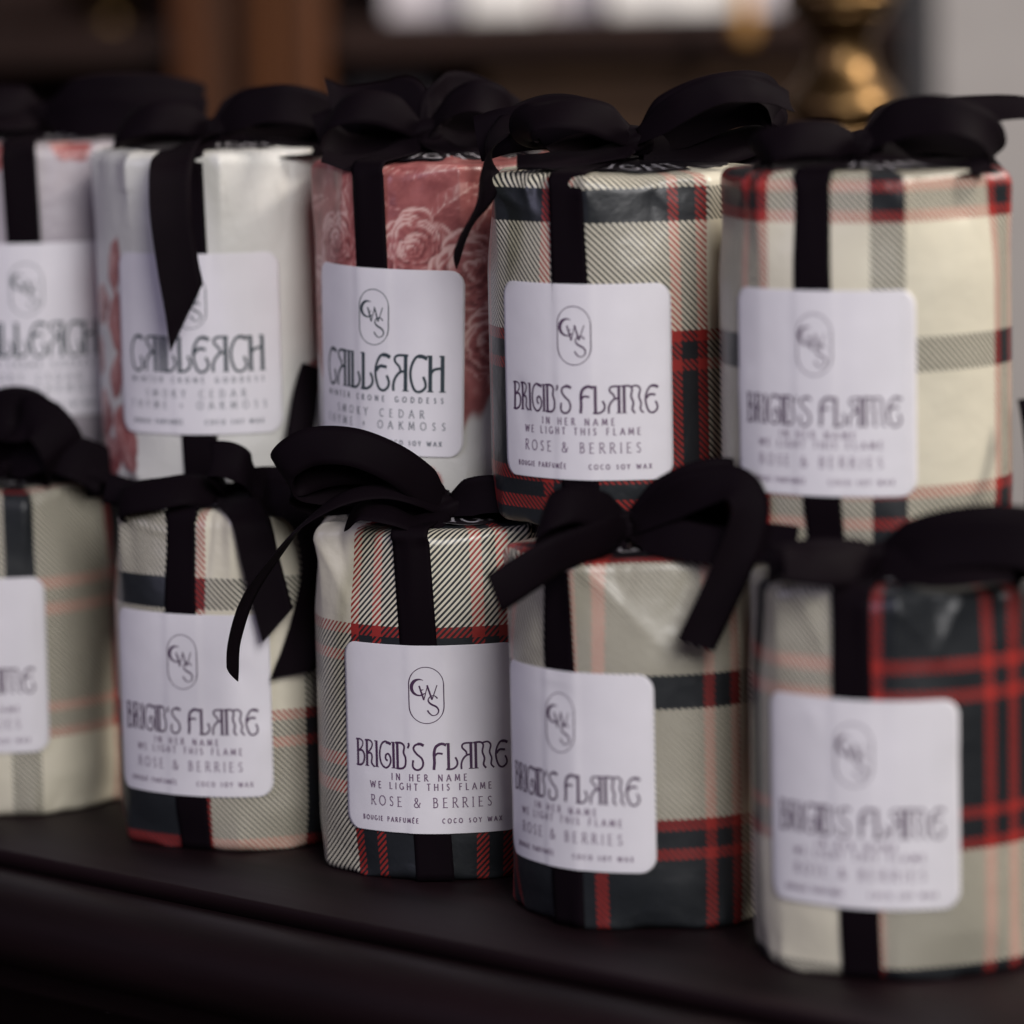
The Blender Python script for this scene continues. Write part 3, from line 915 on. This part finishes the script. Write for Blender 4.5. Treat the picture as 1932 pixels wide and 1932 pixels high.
# ------------------------------------------------------------------ bows (photo position x, y and depth in mm)
UP = (0, 1, .25)
FL = (0, .35, 1)
DI = (.3, .8, .5)
T4.bow((1198, 266, 1418), [
    ('loop', [(1205, 262, 1416), (1255, 215, 1408), (1330, 178, 1404), (1400, 164, 1410), (1450, 178, 1424), (1462, 225, 1434), (1420, 262, 1430), (1320, 285, 1422), (1215, 275, 1418)],
     [(.2, .9, .4), (-.3, .8, .5), (-.2, .8, .6), (.1, .6, .8), (.4, .3, .9), (.3, .4, .9), (-.2, .7, .6), (0, .8, .6), (0, .9, .4)]),
    ('loop', [(1192, 262, 1416), (1140, 226, 1408), (1070, 212, 1404), (1005, 222, 1408), (984, 248, 1418), (1005, 272, 1424), (1080, 280, 1422), (1185, 272, 1418)],
     [(.1, .9, .3), (.3, .8, .5), (.1, .7, .7), (-.3, .4, .9), (-.5, .1, .9), (-.2, -.3, .9), (0, .6, .7), (0, .9, .4)]),
    ('tail', [(1205, 258, 1414), (1280, 205, 1400), (1350, 172, 1396), (1410, 168, 1398), (1455, 178, 1402), (1492, 194, 1406)],
     [(0, .9, .3), (-.4, .8, .4), (-.3, .8, .5), (0, .8, .5), (.2, .5, .8), (.2, .3, .9)], {'w': 10}),
    ('tail', [(1190, 262, 1420), (1130, 218, 1432), (1050, 196, 1440), (980, 212, 1440), (935, 262, 1426), (925, 330, 1408), (905, 385, 1396), (875, 440, 1393), (858, 486, 1392)],
     [(.1, .9, .3), (.3, .8, .5), (.1, .7, .7), (-.4, .5, .8), (-.3, .2, .9), (.35, .1, .9), (.4, .1, .9), (.35, .1, .9), (.3, .1, .9)], {'w': 9, 'cut': .7}),
    ('loop', [(1205, 268, 1420), (1290, 240, 1422), (1380, 205, 1424), (1440, 205, 1430), (1470, 240, 1436), (1420, 275, 1434), (1300, 290, 1428), (1205, 280, 1422)],
     [(0, .95, .3), (-.2, .95, .2), (-.2, .9, .3), (.3, .6, .7), (.4, .2, .9), (-.2, .8, .5), (0, .9, .4), (0, .95, .3)], {'w': 13}),
    ('tail', [(1190, 268, 1424), (1120, 250, 1430), (1040, 238, 1434), (960, 245, 1438), (900, 262, 1442)], [(0, .95, .2)]*5, {'w': 15}),
    ('tail', [(1190, 276, 1414), (1120, 292, 1408), (1040, 300, 1404), (975, 300, 1404)], FL),
])
T5.bow((1628, 272, 1350), [
    ('loop', [(1635, 268, 1348), (1700, 225, 1338), (1790, 218, 1332), (1860, 245, 1336), (1880, 290, 1346), (1840, 318, 1352), (1740, 318, 1350), (1640, 285, 1348)],
     [(0, .9, .4), (-.2, .9, .4), (0, .8, .5), (.4, .5, .7), (.4, .2, .9), (.2, .5, .8), (0, .7, .6), (0, .9, .4)]),
    ('loop', [(1620, 270, 1348), (1570, 262, 1340), (1500, 262, 1336), (1448, 275, 1340), (1438, 300, 1350), (1490, 318, 1352), (1560, 312, 1350), (1620, 285, 1348)],
     [(0, .9, .4), (0, .9, .4), (0, .9, .5), (-.3, .6, .8), (-.4, .3, .9), (0, .6, .7), (0, .7, .6), (0, .9, .4)]),
    ('loop', [(1640, 276, 1352), (1720, 250, 1354), (1800, 252, 1356), (1870, 275, 1358), (1850, 305, 1360), (1740, 308, 1358), (1640, 290, 1354)], [(0, .95, .2)]*7, {'w': 13.5}),
    ('tail', [(1620, 282, 1354), (1560, 288, 1356), (1490, 290, 1358), (1440, 280, 1360)], [(0, .95, .2)]*4, {'w': 13}),
    ('tail', [(1640, 300, 1344), (1720, 318, 1336), (1800, 322, 1332), (1870, 312, 1334)], FL),
    ('tail', [(1635, 262, 1350), (1690, 232, 1356), (1760, 218, 1362), (1850, 208, 1366), (1932, 205, 1368), (2010, 222, 1370)],
     [(0, .9, .3), (-.3, .9, .3), (-.1, .8, .6), (0, .6, .8), (0, .5, .8), (.1, .5, .8)]),
])
T3.bow((800, 250, 1494), [
    ('loop', [(810, 246, 1492), (850, 200, 1486), (900, 182, 1484), (945, 200, 1488), (955, 240, 1496), (920, 275, 1498), (860, 280, 1496), (810, 258, 1494)], DI),
    ('loop', [(792, 246, 1492), (740, 210, 1486), (680, 200, 1484), (630, 215, 1488), (615, 250, 1496), (650, 280, 1498), (720, 285, 1496), (790, 258, 1494)], DI),
    ('tail', [(808, 244, 1496), (830, 190, 1502), (850, 170, 1508), (890, 172, 1512), (940, 200, 1512), (985, 230, 1512)], [(-.5, .8, .3), (0, .9, .4), (.2, .9, .4), (.3, .8, .4), (.3, .8, .4), (.2, .7, .6)]),
    ('tail', [(796, 244, 1496), (770, 180, 1504), (725, 185, 1508), (690, 190, 1510), (650, 192, 1510), (618, 180, 1510)], [(.5, .8, .3), (0, .9, .4), (-.2, .9, .4), (-.2, .8, .4), (0, .8, .5), (.4, .7, .5)], {'cut': .6}),
    ('tail', [(800, 256, 1500), (860, 235, 1504), (930, 245, 1506), (1000, 265, 1506)], [(0, .95, .2)]*4, {'w': 17}),
    ('tail', [(800, 256, 1500), (740, 240, 1504), (670, 240, 1506), (600, 262, 1506)], [(0, .95, .2)]*4, {'w': 17}),
    ('tail', [(800, 262, 1490), (860, 290, 1482), (930, 300, 1480), (990, 285, 1484)], FL),
    ('tail', [(790, 262, 1490), (730, 290, 1480), (665, 305, 1474), (610, 292, 1474)], FL),
])
T2.bow((405, 248, 1543), [
    ('loop', [(412, 244, 1541), (460, 208, 1534), (530, 195, 1530), (600, 208, 1534), (640, 240, 1542), (600, 272, 1546), (500, 276, 1544), (415, 256, 1542)], [(0, .95, .3)]*8, {'w': 13}),
    ('loop', [(398, 244, 1541), (350, 225, 1534), (290, 222, 1530), (240, 235, 1534), (225, 252, 1542), (270, 264, 1546), (340, 264, 1544), (396, 256, 1542)], DI),
    ('tail', [(408, 242, 1548), (470, 200, 1552), (540, 200, 1556), (610, 212, 1556), (675, 225, 1556)], UP),
    ('tail', [(405, 250, 1550), (480, 240, 1552), (570, 245, 1554), (650, 250, 1556)], [(0, .95, .2)]*4, {'w': 16}),
    ('tail', [(400, 256, 1538), (365, 268, 1522), (336, 284, 1508), (322, 320, 1496), (322, 400, 1492), (334, 490, 1490), (346, 560, 1489), (352, 600, 1489)],
     [(.9, .3, .1), (.95, .3, .1), (1, .2, .1), (1, .05, .1), (1, 0, .1), (1, .05, .1), (1, .1, .1), (1, .1, .1)], {'w': 14, 'cut': -1.5}),
    ('tail', [(412, 258, 1538), (470, 275, 1526), (540, 285, 1520), (610, 285, 1522), (655, 272, 1526)], FL),
])
T1.bow((85, 215, 1610), [
    ('loop', [(95, 210, 1608), (150, 180, 1600), (230, 172, 1596), (320, 176, 1598), (385, 195, 1606), (350, 222, 1612), (240, 228, 1610), (100, 220, 1608)], [(0, .95, .3)]*8, {'w': 13}),
    ('loop', [(75, 210, 1608), (30, 195, 1600), (-40, 195, 1598), (-90, 215, 1606), (-60, 240, 1612), (70, 225, 1608)], DI),
    ('tail', [(60, 205, 1616), (0, 200, 1618), (-60, 205, 1618)], [(0, .95, .2)]*3, {'w': 16}),
    ('tail', [(90, 215, 1604), (150, 225, 1592), (230, 222, 1586), (310, 215, 1586), (390, 220, 1590)], UP, {'w': 13}),
    ('tail', [(75, 220, 1604), (30, 228, 1592), (-20, 232, 1588)], FL),
])

B3.bow((842, 958, 1432), [
    ('loop', [(835, 955, 1430), (800, 915, 1424), (740, 872, 1418), (660, 842, 1416), (580, 845, 1420), (530, 882, 1426), (570, 915, 1432), (700, 925, 1434), (835, 962, 1432)],
     [(.3, .9, .2), (.4, .9, .2), (.4, .9, .3), (.2, .95, .3), (-.5, .8, .3), (-.6, .5, .6), (0, .8, .5), (.2, .9, .3), (.2, .9, .3)], {'w': 12.5}),
    ('loop', [(838, 955, 1434), (780, 905, 1432), (700, 878, 1428), (620, 880, 1428), (560, 905, 1432), (600, 935, 1438), (720, 930, 1438), (838, 962, 1434)],
     [(.3, .95, .1)]*8, {'w': 13}),
    ('loop', [(850, 956, 1430), (900, 935, 1424), (960, 935, 1420), (1010, 955, 1420), (1020, 985, 1424), (960, 985, 1428), (850, 968, 1430)],
     [(0, .9, .3), (-.2, .9, .3), (0, .9, .4), (.4, .6, .7), (.3, .3, .9), (0, .7, .6), (0, .9, .3)]),
    ('tail', [(850, 960, 1434), (920, 955, 1434), (990, 968, 1432), (1060, 985, 1428)], [(0, .95, .2)]*4, {'w': 14}),
    ('tail', [(838, 960, 1430), (780, 935, 1424), (710, 925, 1420), (640, 942, 1416), (570, 990, 1412), (510, 1060, 1412), (465, 1130, 1410), (440, 1210, 1408), (436, 1272, 1408)],
     [(.2, .8, .5), (.1, .5, .9), (0, .35, .9), (.2, .3, .9), (.4, .3, .85), (.5, .3, .8), (.5, .25, .8), (.5, .1, .85), (.45, .05, .9)], {'w': 8.5, 'cut': .7}),
    ('tail', [(838, 966, 1428), (790, 985, 1420), (740, 970, 1416), (690, 962, 1418), (660, 975, 1424)], FL),
    ('tail', [(838, 952, 1440), (700, 890, 1452), (610, 880, 1482), (566, 860, 1500), (574, 770, 1508), (588, 690, 1513)],  # added black strip, stands in for the shaded gap between two upper candles
     [(.3, .9, .2), (.3, .9, .2), (.8, .6, .2), (1, .1, .2), (1, .1, .5), (.6, .1, .9)], {'w': 9}),
])
B2.bow((430, 938, 1486), [
    ('loop', [(425, 935, 1484), (390, 925, 1478), (350, 922, 1474), (300, 930, 1474), (240, 940, 1480), (232, 955, 1486), (330, 955, 1486), (425, 945, 1484)], [(0, .7, .6)]*8),
    ('loop', [(436, 935, 1484), (470, 918, 1478), (520, 915, 1474), (580, 925, 1472), (650, 940, 1476), (690, 960, 1484), (600, 965, 1486), (440, 945, 1484)], [(0, .85, .4)]*8),
    ('tail', [(425, 940, 1486), (340, 938, 1490), (260, 935, 1494), (200, 920, 1498)], [(0, .9, .3)]*4, {'w': 10}),
    ('tail', [(430, 935, 1480), (450, 950, 1468), (474, 985, 1460), (490, 1050, 1459), (508, 1120, 1458), (524, 1180, 1457)],
     [(.9, .3, .1), (1, .2, .1), (1, -.1, .1), (1, -.15, .1), (1, -.2, .1), (1, -.2, .1)], {'w': 12.5, 'cut': -.7}),
    ('tail', [(445, 938, 1482), (520, 940, 1470), (575, 975, 1464), (598, 1060, 1463), (590, 1150, 1463), (572, 1220, 1462), (552, 1272, 1461)],
     [(.3, .8, .4), (.2, .8, .5), (.7, .3, .6), (.8, .1, .6), (.9, .2, .3), (1, .3, .2), (1, .35, .2)], {'w': 12.5, 'cut': -.5}),
    ('tail', [(428, 925, 1484), (410, 885, 1476), (398, 868, 1472), (430, 868, 1470), (460, 885, 1470), (478, 915, 1474)], [(0, .9, .4)]*6),
])
B4.bow((1185, 992, 1358), [
    ('loop', [(1192, 986, 1356), (1250, 945, 1350), (1310, 915, 1344), (1370, 905, 1342), (1415, 930, 1346), (1420, 985, 1352), (1370, 1010, 1356), (1280, 1012, 1358), (1195, 1000, 1358)],
     [(0, .95, .3), (-.3, .9, .3), (-.3, .9, .3), (.2, .9, .4), (.7, .5, .5), (.7, -.1, .7), (0, .6, .8), (0, .9, .4), (0, .95, .3)], {'w': 13.5}),
    ('loop', [(1178, 988, 1356), (1130, 960, 1350), (1080, 950, 1346), (1035, 968, 1346), (1020, 1000, 1350), (1080, 1018, 1354), (1178, 1002, 1356)], DI),
    ('loop', [(1195, 994, 1358), (1270, 965, 1358), (1350, 950, 1358), (1420, 975, 1358), (1390, 1010, 1360), (1280, 1016, 1360), (1195, 1002, 1358)], [(0, .95, .2)]*7, {'w': 14}),
    ('tail', [(1176, 994, 1356), (1110, 990, 1356), (1040, 1000, 1356)], [(0, .95, .2)]*3, {'w': 15}),
    ('tail', [(1180, 998, 1352), (1130, 1020, 1342), (1060, 1045, 1334), (1000, 1078, 1330), (932, 1122, 1328)], [(.4, .9, .2), (.4, .9, .2), (.4, .9, .1), (.45, .85, .1), (.5, .85, .1)], {'w': 12.5}),
    ('tail', [(1195, 990, 1352), (1290, 935, 1338), (1375, 912, 1330), (1412, 945, 1326), (1405, 1010, 1324), (1370, 1095, 1323), (1340, 1160, 1322), (1312, 1218, 1321)],
     [(0, .95, .3), (-.3, .9, .3), (.3, .8, .4), (.9, .3, .3), (.95, .1, .2), (.9, .35, .1), (.9, .4, .1), (.9, .42, .1)], {'w': 11.8}),
    ('tail', [(1195, 998, 1352), (1270, 1015, 1340), (1350, 1030, 1332), (1440, 1025, 1326), (1500, 1030, 1320)], [(0, .9, .5)]*5),
])
B5.bow((1660, 1050, 1292), [
    ('loop', [(1650, 1055, 1290), (1600, 1048, 1284), (1530, 1048, 1280), (1470, 1055, 1282), (1455, 1066, 1288), (1540, 1070, 1292), (1650, 1062, 1290)], [(0, .6, .8)]*7),
    ('tail', [(1650, 1052, 1296), (1590, 1045, 1298), (1520, 1046, 1300), (1450, 1056, 1302)], [(0, .95, .2)]*4, {'w': 9}),
    ('loop', [(1670, 1045, 1290), (1720, 1025, 1282), (1790, 1005, 1276), (1880, 995, 1274), (1970, 1005, 1278), (2000, 1020, 1286), (1930, 1050, 1290), (1800, 1062, 1292), (1670, 1056, 1290)],
     [(0, .95, .3)]*9, {'w': 13.5}),
    ('tail', [(1670, 1046, 1294), (1760, 1020, 1298), (1860, 1005, 1302), (1950, 990, 1308), (1966, 900, 1322), (1958, 820, 1330), (1946, 752, 1334)],
     [(0, .95, .2), (0, .95, .2), (0, .95, .2), (.6, .6, .3), (1, .1, .2), (1, .1, .3), (1, 0, .4)], {'w': 9}),
    ('tail', [(1650, 1056, 1288), (1600, 1066, 1276), (1540, 1070, 1270), (1480, 1064, 1268)], [(0, .8, .6)]*4),
    ('tail', [(1670, 1052, 1288), (1740, 1040, 1276), (1830, 1025, 1268), (1930, 1030, 1262), (2020, 1060, 1260)], [(0, .95, .3)]*5, {'w': 13}),
    ('tail', [(1665, 1058, 1286), (1740, 1072, 1274), (1820, 1075, 1268), (1910, 1068, 1266)], [(0, .7, .7)]*4),
])
B1.bow((10, 880, 1552), [
    ('loop', [(0, 876, 1550), (-40, 840, 1544), (-110, 830, 1540), (-150, 860, 1546), (-80, 890, 1552), (0, 886, 1550)], DI),
    ('loop', [(16, 876, 1550), (60, 850, 1544), (120, 850, 1538), (180, 868, 1536), (225, 895, 1540), (180, 905, 1548), (90, 900, 1550), (18, 888, 1550)], [(0, .95, .3)]*8),
    ('loop', [(8, 876, 1550), (20, 820, 1544), (50, 790, 1538), (88, 800, 1534), (118, 850, 1534), (90, 892, 1544), (16, 886, 1550)],
     [(.9, .3, .1), (.8, .6, .1), (.2, .95, .2), (.8, .6, .2), (.8, .6, .2), (.3, .9, .2), (.3, .9, .2)], {'w': 16}),
    ('loop', [(8, 876, 1552), (-20, 820, 1550), (10, 775, 1548), (60, 780, 1548), (70, 830, 1550), (16, 886, 1552)], [(.2, .95, .1)]*6, {'w': 16}),
    ('tail', [(20, 880, 1546), (80, 850, 1538), (140, 862, 1534), (200, 892, 1536)], [(.2, .95, .2)]*4, {'w': 15}),
    ('tail', [(4, 880, 1546), (-60, 900, 1536), (-120, 905, 1532)], FL),
])

# ------------------------------------------------------------------ background: bookcase, boxes, candlestick, wall
YB = 2.55
UB = YB/8480.0          # metres per photo pixel at the bookcase


def bx(x): return at(x, 100, YB)[0]
def bz(y): return at(1000, y, YB)[2]


zf = -.80
shelf_z0, shelf_z1 = bz(90), bz(34)
case = empty('bookcase', (bx(1000), YB, zf), 0)
tag(case, 'dark brown wooden bookcase blurred behind the candles', 'bookcase')


def cbox(name, mat, xa, xb, ya, yb, za, zb, bevel=.003, parent=case, base=(None,)):
    mb = MB(); o = parent.location
    mb.box(xa-o.x, xb-o.x, ya-o.y, yb-o.y, za-o.z, zb-o.z)
    return mb.build(name, mat, parent, smooth=False, bevel=bevel)


cbox('back_panel', M['darkwood'], bx(-260), bx(1700), YB+.24, YB+.255, zf, .75)
# turned corner post
mb = MB()
prof_w = []
xa, xb = bx(335), bx(615)
cx = (xa+xb)/2-case.location.x
hw = (xb-xa)/2
n = 40
sec = [(-hw, .03), (-hw, -.012), (-hw*.62, -.016), (-hw*.60, -.006), (-hw*.2, -.004), (-hw*.12, -.018)]
sec += [(hw*.16+hw*.22*math.cos(a), -.014-.018*math.sin(a)) for a in np.linspace(math.pi, 0, 12)]
sec += [(hw*.44, -.006), (hw*.56, -.006), (hw*.60, -.020), (hw*.96, -.020), (hw, -.012), (hw, .03)]
m = len(sec)
mb.add([(cx+x, y, 0) for x, y in sec]+[(cx+x, y, 1.55) for x, y in sec],
       [(i, (i+1) % m, m+(i+1) % m, m+i) for i in range(m)]+[tuple(range(m))[::-1], tuple(m+i for i in range(m))])
mb.build('front_post', M['wood'], case, smooth=False)
cbox('shelf', M['darkwood'], bx(617), bx(1700), YB, YB+.238, shelf_z0, shelf_z1)
cbox('shelf_lip', M['darkwood'], bx(617), bx(1700), YB-.008, YB-.0005, shelf_z0-.004, shelf_z0+.006)
cbox('shelf', M['darkwood'], bx(-260), bx(333), YB, YB+.238, bz(40)-.02, bz(40))
cbox('drawer_front', M['panel'], bx(905), bx(1699), YB+.004, YB+.02, -.02, bz(178))
cbox('rail', M['panel'], bx(905), bx(1699), YB-.004, YB+.02, bz(176), bz(140))
cbox('side_panel', M['black_paint'], bx(1702), bx(1768), YB-.01, YB+.26, zf, .75)
cbox('lower_shelf', M['panel'], bx(617), bx(1700), YB, YB+.238, -.05, -.03)
cbox('lower_shelf', M['panel'], bx(-260), bx(333), YB, YB+.238, -.05, -.03)

# white cartons on the shelf
for i, (xa, xb, dy, mt, lab) in enumerate((
        (728, 872, .02, 'grey_card', 'lilac-white carton at the left end of the shelf behind'),
        (880, 1020, .005, 'white_card', 'cream white carton second from the left on the shelf behind'),
        (1030, 1142, .025, 'grey_card', 'dull white carton third from the left on the shelf behind'),
        (1150, 1392, .004, 'white_card', 'wide bright white carton on the shelf behind'),
        (1414, 1480, .012, 'grey_card', 'narrow white carton at the right end of the shelf, beside the brass candlestick'))):
    w = bx(xb)-bx(xa)
    o = empty('carton', ((bx(xa)+bx(xb))/2, YB+dy+.05, shelf_z1+.0005), 0)
    tag(o, lab, 'box', 'white cartons on the shelf behind')
    mb = MB(); mb.box(-w/2, w/2, -.045, .06, 0, .085)
    mb.build('carton_body', M[mt], o, smooth=False, bevel=.002)
    mb = MB(); mb.box(-w/2-.0006, w/2+.0006, -.0456, .0606, .0856, .105)
    mb.build('carton_lid', M[mt], o, smooth=False, bevel=.002)

# slate coloured card leaning under the shelf
mb = MB(); mb.box(-.026, .026, -.004, .004, 0, bz(128)-(-.03))
o = mb.build('book', M['slate_card'], None, smooth=False, bevel=.002)
o.location = (bx(720), YB+.12, -.0295)
tag(o, 'upright slate grey book under the shelf, right of the wooden post', 'book')

# gold tassel hanging over the shelf edge
ts = empty('tassel', tuple(at(1404, -80, YB-.03)), 0)
tag(ts, 'gold tassel hanging in front of the white cartons', 'tassel')
L = (at(1404, -80, YB-.03)[2]-at(1404, 76, YB-.03)[2])
mb = MB(); mb.lathe([(.0005, -L), (.0050, -L+.001), (.0062, -L+.008), (.0050, -L*.6), (.0046, -L*.30), (.0035, -L*.28)], 28); mb.build('skirt', M['tassel'], ts)
mb = MB(); mb.lathe([(.0032, -L*.28), (.0055, -L*.22), (.0055, -L*.12), (.0016, -L*.04), (.0014, .06), (.0004, .0605)], 28); mb.build('head_and_cord', M['tassel'], ts)

# brass bowl on the left shelf
bo = at(205, 30, YB+.06)
br = empty('brass_bowl', (bo[0], YB+.08, bz(40)+.0005), 0)
tag(br, 'small brass bowl at the top left, on the shelf left of the wooden post', 'bowl')
mb = MB(); mb.lathe([(.014, 0), (.016, .002), (.010, .006), (.022, .012), (.034, .024), (.038, .040), (.036, .040), (.030, .024), (.012, .014)], 48)
mb.build('bowl_body', M['brass'], br)
mb = MB(); mb.lathe([(.0385, .0385), (.0400, .0400), (.0400, .0412), (.0385, .0420), (.0372, .0412)], 48); mb.build('rim', M['brass'], br)

# brass candlestick
YC = 1.98
base = at(1590, 260, YC)
cs = empty('candlestick', (base[0], YC, 0), 0)
tag(cs, 'turned brass candlestick standing behind the right-hand candles', 'candlestick')
u = YC/8480.0


def zc(y): return at(1590, y, YC)[2]


p = [(.0, .001), (.052, .001), (.054, .004), (.050, .010), (.036, .016), (.020, .024), (.014, .040), (.012, zc(330)-.03), (.0165, zc(330)-.012), (.0145, zc(328.5)-.0004)]
mb = MB(); mb.lathe([(max(r, .0005), z) for r, z in p], 64); mb.build('foot', M['brass'], cs)
stem = [(60, 328), (76, 300), (80, 275), (74, 252), (70, 243), (84, 236), (100, 222), (110, 205), (108, 190), (96, 172), (78, 150), (64, 128), (58, 108), (57, 88), (62, 68), (72, 50), (82, 36), (92, 26), (90, 18)]
mb = MB(); mb.lathe([(r*u, zc(y)) for r, y in stem], 64); mb.build('stem', M['brass'], cs)
cup = [(90, 17), (106, 8), (110, -4), (104, -16), (84, -26), (66, -44), (62, -80), (76, -110), (92, -140), (90, -142), (60, -110)]
mb = MB(); mb.lathe([(r*u, zc(y)) for r, y in cup], 64); mb.build('cup', M['brass'], cs)

# wall
mb = MB(); mb.box(-3, 3, YB+.30, YB+.36, -.7995, 2.2)
w = mb.build('wall', M['wall'], None, smooth=False)
tag(w, 'pale grey wall at the right edge behind the candlestick', 'wall')
